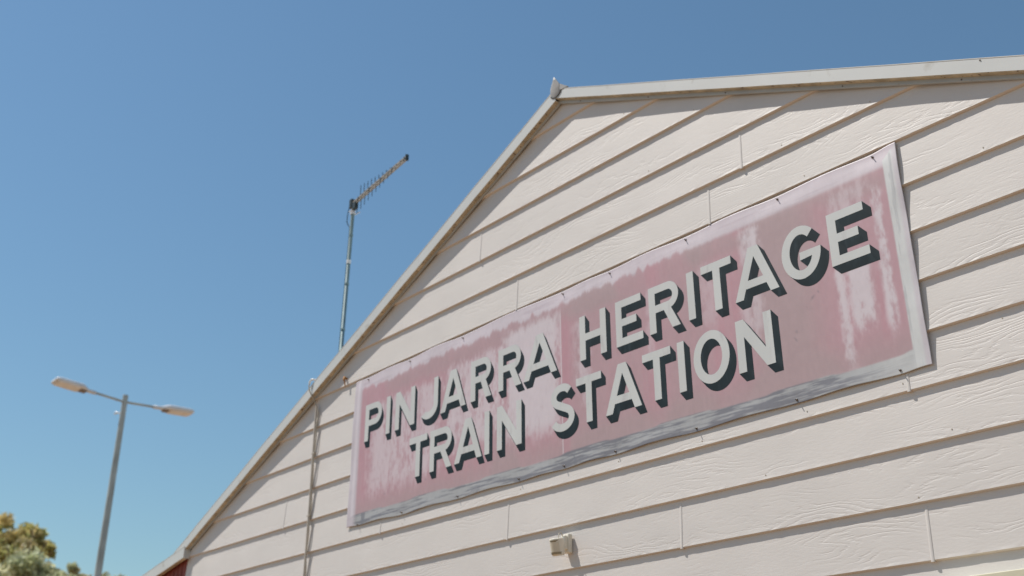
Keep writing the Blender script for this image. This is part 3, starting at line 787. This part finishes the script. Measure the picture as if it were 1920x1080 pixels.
# ------------------------------------------------------------ double-armed street lamp
LD = 22.0
top = cpos(-69.05, 17.62, LD)
lampo = empty('street_lamp', Vector((top.x, top.y, 0)), 'tall galvanised street lamp with two pale lamp heads on opposite arms', 'street lamp')
q = MB(); q.tube([(top.x-.02, top.y, 0), (top.x-.012, top.y, top.z*.5), tuple(top)], [.088, .070, .052], 20)
q.tube([(top.x, top.y, top.z-.01), (top.x, top.y, top.z+.02)], [.056, .05], 20)
q.tube([(top.x-.02, top.y, 0), (top.x-.02, top.y, .03)], [.2, .2], 20); q.build('pole', M_galv, lampo)
q = MB(); pp = Vector((top.x, top.y, top.z-.36)); side = Vector((-cr0.x, -cr0.y, 0))
q.tube([pp+side*.05, pp+side*.14+Vector((0, 0, .02)), pp+side*.17+Vector((0, 0, -.02))], [.012, .022, .02], 8); q.build('bracket', M_lamp, lampo)
aL = cpos(-72.60, 18.00, LD-.62); aR = cpos(-65.66, 17.10, LD+.62)
hub = Vector((top.x, top.y, top.z-.12))
for tip in (aL, aR):
    v_ = tip-hub; Lg = v_.length; d_ = v_.normalized(); s_ = Vector((-d_.y, d_.x, 0)).normalized(); u_ = d_.cross(s_)
    if u_.z < 0: u_ = -u_; s_ = -s_
    MM = Matrix((d_, s_, u_)).transposed()
    tocam = (CAM-hub).dot(s_)
    MM = MM @ Matrix.Rotation(R(7)*(1 if tocam > 0 else -1), 3, 'X')
    q = MB(); q.tube([hub, hub+d_*Lg*.52], .024, 12); q.build('arm', M_galv, lampo)
    # housing: lofted from neck to broad head
    q = MB(); secs = [(.42, .036, .030, .030), (.53, .040, .032, .030), (.57, .08, .045, .036), (.61, .130, .060, .038), (.65, .148, .068, .040), (.94, .145, .058, .038), (.985, .135, .045, .034), (1.0, .115, .02, .03)]
    n = 16; vs_ = []
    for f, hw, hu, hd in secs:
        for k_ in range(n):
            a = 2*math.pi*k_/n; ca_, sa_ = math.cos(a), math.sin(a)
            e = 0.45; x_ = hw*math.copysign(abs(ca_)**e, ca_); y_ = (hu if sa_ > 0 else hd)*math.copysign(abs(sa_)**(.9 if sa_ > 0 else .35), sa_)
            vs_.append(hub + MM @ Vector((Lg*f, x_, y_)))
    fs = [(i*n+k_, i*n+(k_+1) % n, (i+1)*n+(k_+1) % n, (i+1)*n+k_) for i in range(len(secs)-1) for k_ in range(n)] + [tuple(range(n))[::-1], tuple(range((len(secs)-1)*n, len(secs)*n))]
    q.add(vs_, fs, 0, True)
    hd_ = q.build('lamp_head', M_lamp, lampo)
    q = MB(); q.box(hub + MM @ Vector((Lg*.815, 0, -.044)), (Lg*.30, .24, .012), MM, bev=.004); q.build('lens', M_lampg, hd_)
    q = MB(); q.box(hub + MM @ Vector((Lg*.60, 0, -.044)), (Lg*.085, .13, .03), MM, bev=.008); q.build('driver_cover', M_lampd, hd_)
    for dx in (.60, .64):  # bright metal balls added on each head to catch a sun glint
        q = MB()
        bm = bmesh.new(); bmesh.ops.create_uvsphere(bm, u_segments=16, v_segments=10, radius=.016); bm.verts.index_update()
        c_ = hub + MM @ Vector((Lg*dx, 0, .062)); q.add([v.co+c_ for v in bm.verts], [[v.index for v in f.verts] for f in bm.faces], 0, True); bm.free()
        q.build('clip', M_chrome, hd_)

# ------------------------------------------------------------ trees beyond the lamp
def leaf_material(name, cols):
    mt, t, p = newmat(name); N = t.nodes.new; L = t.links.new
    at_ = N('ShaderNodeVertexColor'); at_.layer_name = 'leaf'
    L(at_.outputs[0], p.inputs['Base Color']); p.inputs['Roughness'].default_value = .55
    p.inputs['Transmission Weight'].default_value = 0.0
    tr = N('ShaderNodeBsdfTranslucent'); L(at_.outputs[0], tr.inputs[0]); ad = N('ShaderNodeMixShader'); ad.inputs[0].default_value = .45
    L(p.outputs[0], ad.inputs[1]); L(tr.outputs[0], ad.inputs[2]); L(ad.outputs[0], t.nodes['Material Output'].inputs[0])
    return mt
M_leaf = leaf_material('eucalypt_leaf', None)
def tree(name, base, height, clumps, tint, label, seed, leaf=.16, per=900):
    """clumps: list of (az, el, dist, radius) for lobes that show; more lobes fill in the unseen crown"""
    r = np.random.default_rng(seed)
    t = empty(name, base, label, 'tree', 'gum trees beyond the street lamp')
    cents = [(cpos(a, e, d), rad) for a, e, d, rad in clumps]
    q = MB(); fork = Vector((base.x, base.y, height*.35))
    q.tube([base, base+Vector((.05, 0, height*.2)), fork], [height*.035, height*.028, height*.022], 10)
    for c_, rad in cents:
        mid = fork.lerp(c_, .5) + Vector((r.normal(0, .3), r.normal(0, .3), .2))
        q.tube([fork, mid, c_], [height*.016, height*.009, height*.003], 7)
        for _ in range(4):
            e_ = c_ + Vector(r.normal(0, 1, 3)*rad*.6); q.tube([mid.lerp(c_, .6), e_], [height*.004, height*.0015], 5)
    q.build('trunk', M_bark, t)
    P, Nn, Cc = [], [], []
    for c_, rad in cents:
        nsub = 14
        for s_ in range(nsub):
            d_ = r.normal(0, 1, 3); d_ /= np.linalg.norm(d_); sc = np.array(c_) + d_*rad*r.uniform(.35, .95); sr = rad*r.uniform(.28, .60)
            m_ = int(per*.8/nsub*(.5+r.random()*.9)); dd = r.normal(0, 1, (m_, 3)); dd /= np.linalg.norm(dd, axis=1)[:, None]
            P.append(sc + dd*sr*(r.random((m_, 1))**.8)*np.array([1, 1, .75])); 
            cl = np.array(tint[r.integers(len(tint))])*r.uniform(.95, 1.5)
            Cc.append(cl*r.uniform(.7, 1.3, (m_, 1)))
    P = np.concatenate(P); Cc = np.concatenate(Cc); m_ = len(P)
    a = r.normal(0, 1, (m_, 3)); a[:, 2] -= .6; a /= np.linalg.norm(a, axis=1)[:, None]; b = np.cross(a, r.normal(0, 1, (m_, 3))); b /= np.linalg.norm(b, axis=1)[:, None]
    sz = leaf*r.uniform(.6, 1.3, (m_, 1)); A = a*sz; B = b*sz*.38
    V = np.stack([P-A, P+B, P+A, P-B], 1).reshape(-1, 3) - np.array(base)
    me = bpy.data.meshes.new('crown'); me.from_pydata(V.tolist(), [], [(4*i, 4*i+1, 4*i+2, 4*i+3) for i in range(m_)]); me.update()
    ca = me.color_attributes.new('leaf', 'FLOAT_COLOR', 'POINT'); c4 = np.ones((m_*4, 4)); c4[:, :3] = np.repeat(Cc, 4, 0)
    ca.data.foreach_set('color', c4.astype(np.float32).ravel()); me.materials.append(M_leaf)
    o = bpy.data.objects.new('crown', me); C.objects.link(o); o.parent = t
    return t
olive = [(.42, .40, .15), (.46, .42, .16), (.38, .38, .15)]; brown = [(.47, .39, .18)]; grn = [(.50, .49, .31), (.44, .46, .27)]
def gbase(az, d): p_ = cpos(az, 0, d); return Vector((p_.x, p_.y, 0))
# spread of lobes seen at the lower left of the photo, px -> direction
def pxdir(px, py):
    v_ = cf*2.0251403 + cr*((px-960)/1000) + cu*((540-py)/1000)
    return math.degrees(math.atan2(v_.x, v_.y)), math.degrees(math.atan2(v_.z, math.hypot(v_.x, v_.y)))
def lobes(lst, d): return [(*pxdir(px, py), d+dd, rad) for px, py, dd, rad in lst]
tree('gum_tree', gbase(-73.0, 44), 9.5, lobes([(25, 1006, 0, .75), (62, 1018, .5, .58), (88, 1029, 0, .36), (10, 1040, 1, .9), (45, 1045, -1, .8), (-30, 1010, 0, 1.2), (-60, 1060, 0, 1.5), (75, 1120, 1, 1.2), (0, 1130, 0, 1.6)], 44), olive+brown,
     'rust tipped gum tree at the lower left corner of the picture, tallest of the trees', 5, .13, 1500)
tree('gum_tree', gbase(-71.8, 38), 7.8, lobes([(38, 1068, 0, .75), (70, 1075, .5, .6), (10, 1085, 0, .8), (95, 1105, 0, .7), (50, 1130, 0, 1.1)], 38), grn,
     'paler grey green tree in front of the rust tipped gum tree', 9, .11, 1400)
tree('gum_tree', gbase(-70.6, 50), 9.3, lobes([(134, 1074, 0, .36), (120, 1088, 0, .40), (146, 1089, .3, .33), (130, 1118, 0, .9)], 50), grn+brown[:1],
     'small rounded olive tree between the gum trees and the lamp pole', 12, .12, 900)
tree('gum_tree', gbase(-68.9, 60), 10.0, lobes([(197, 1093, 0, .42), (228, 1096, 1, .42), (215, 1140, 0, 1.4), (180, 1145, 0, 1.2)], 60), grn,
     'distant green tree top barely showing right of the lamp pole', 15, .14, 900)
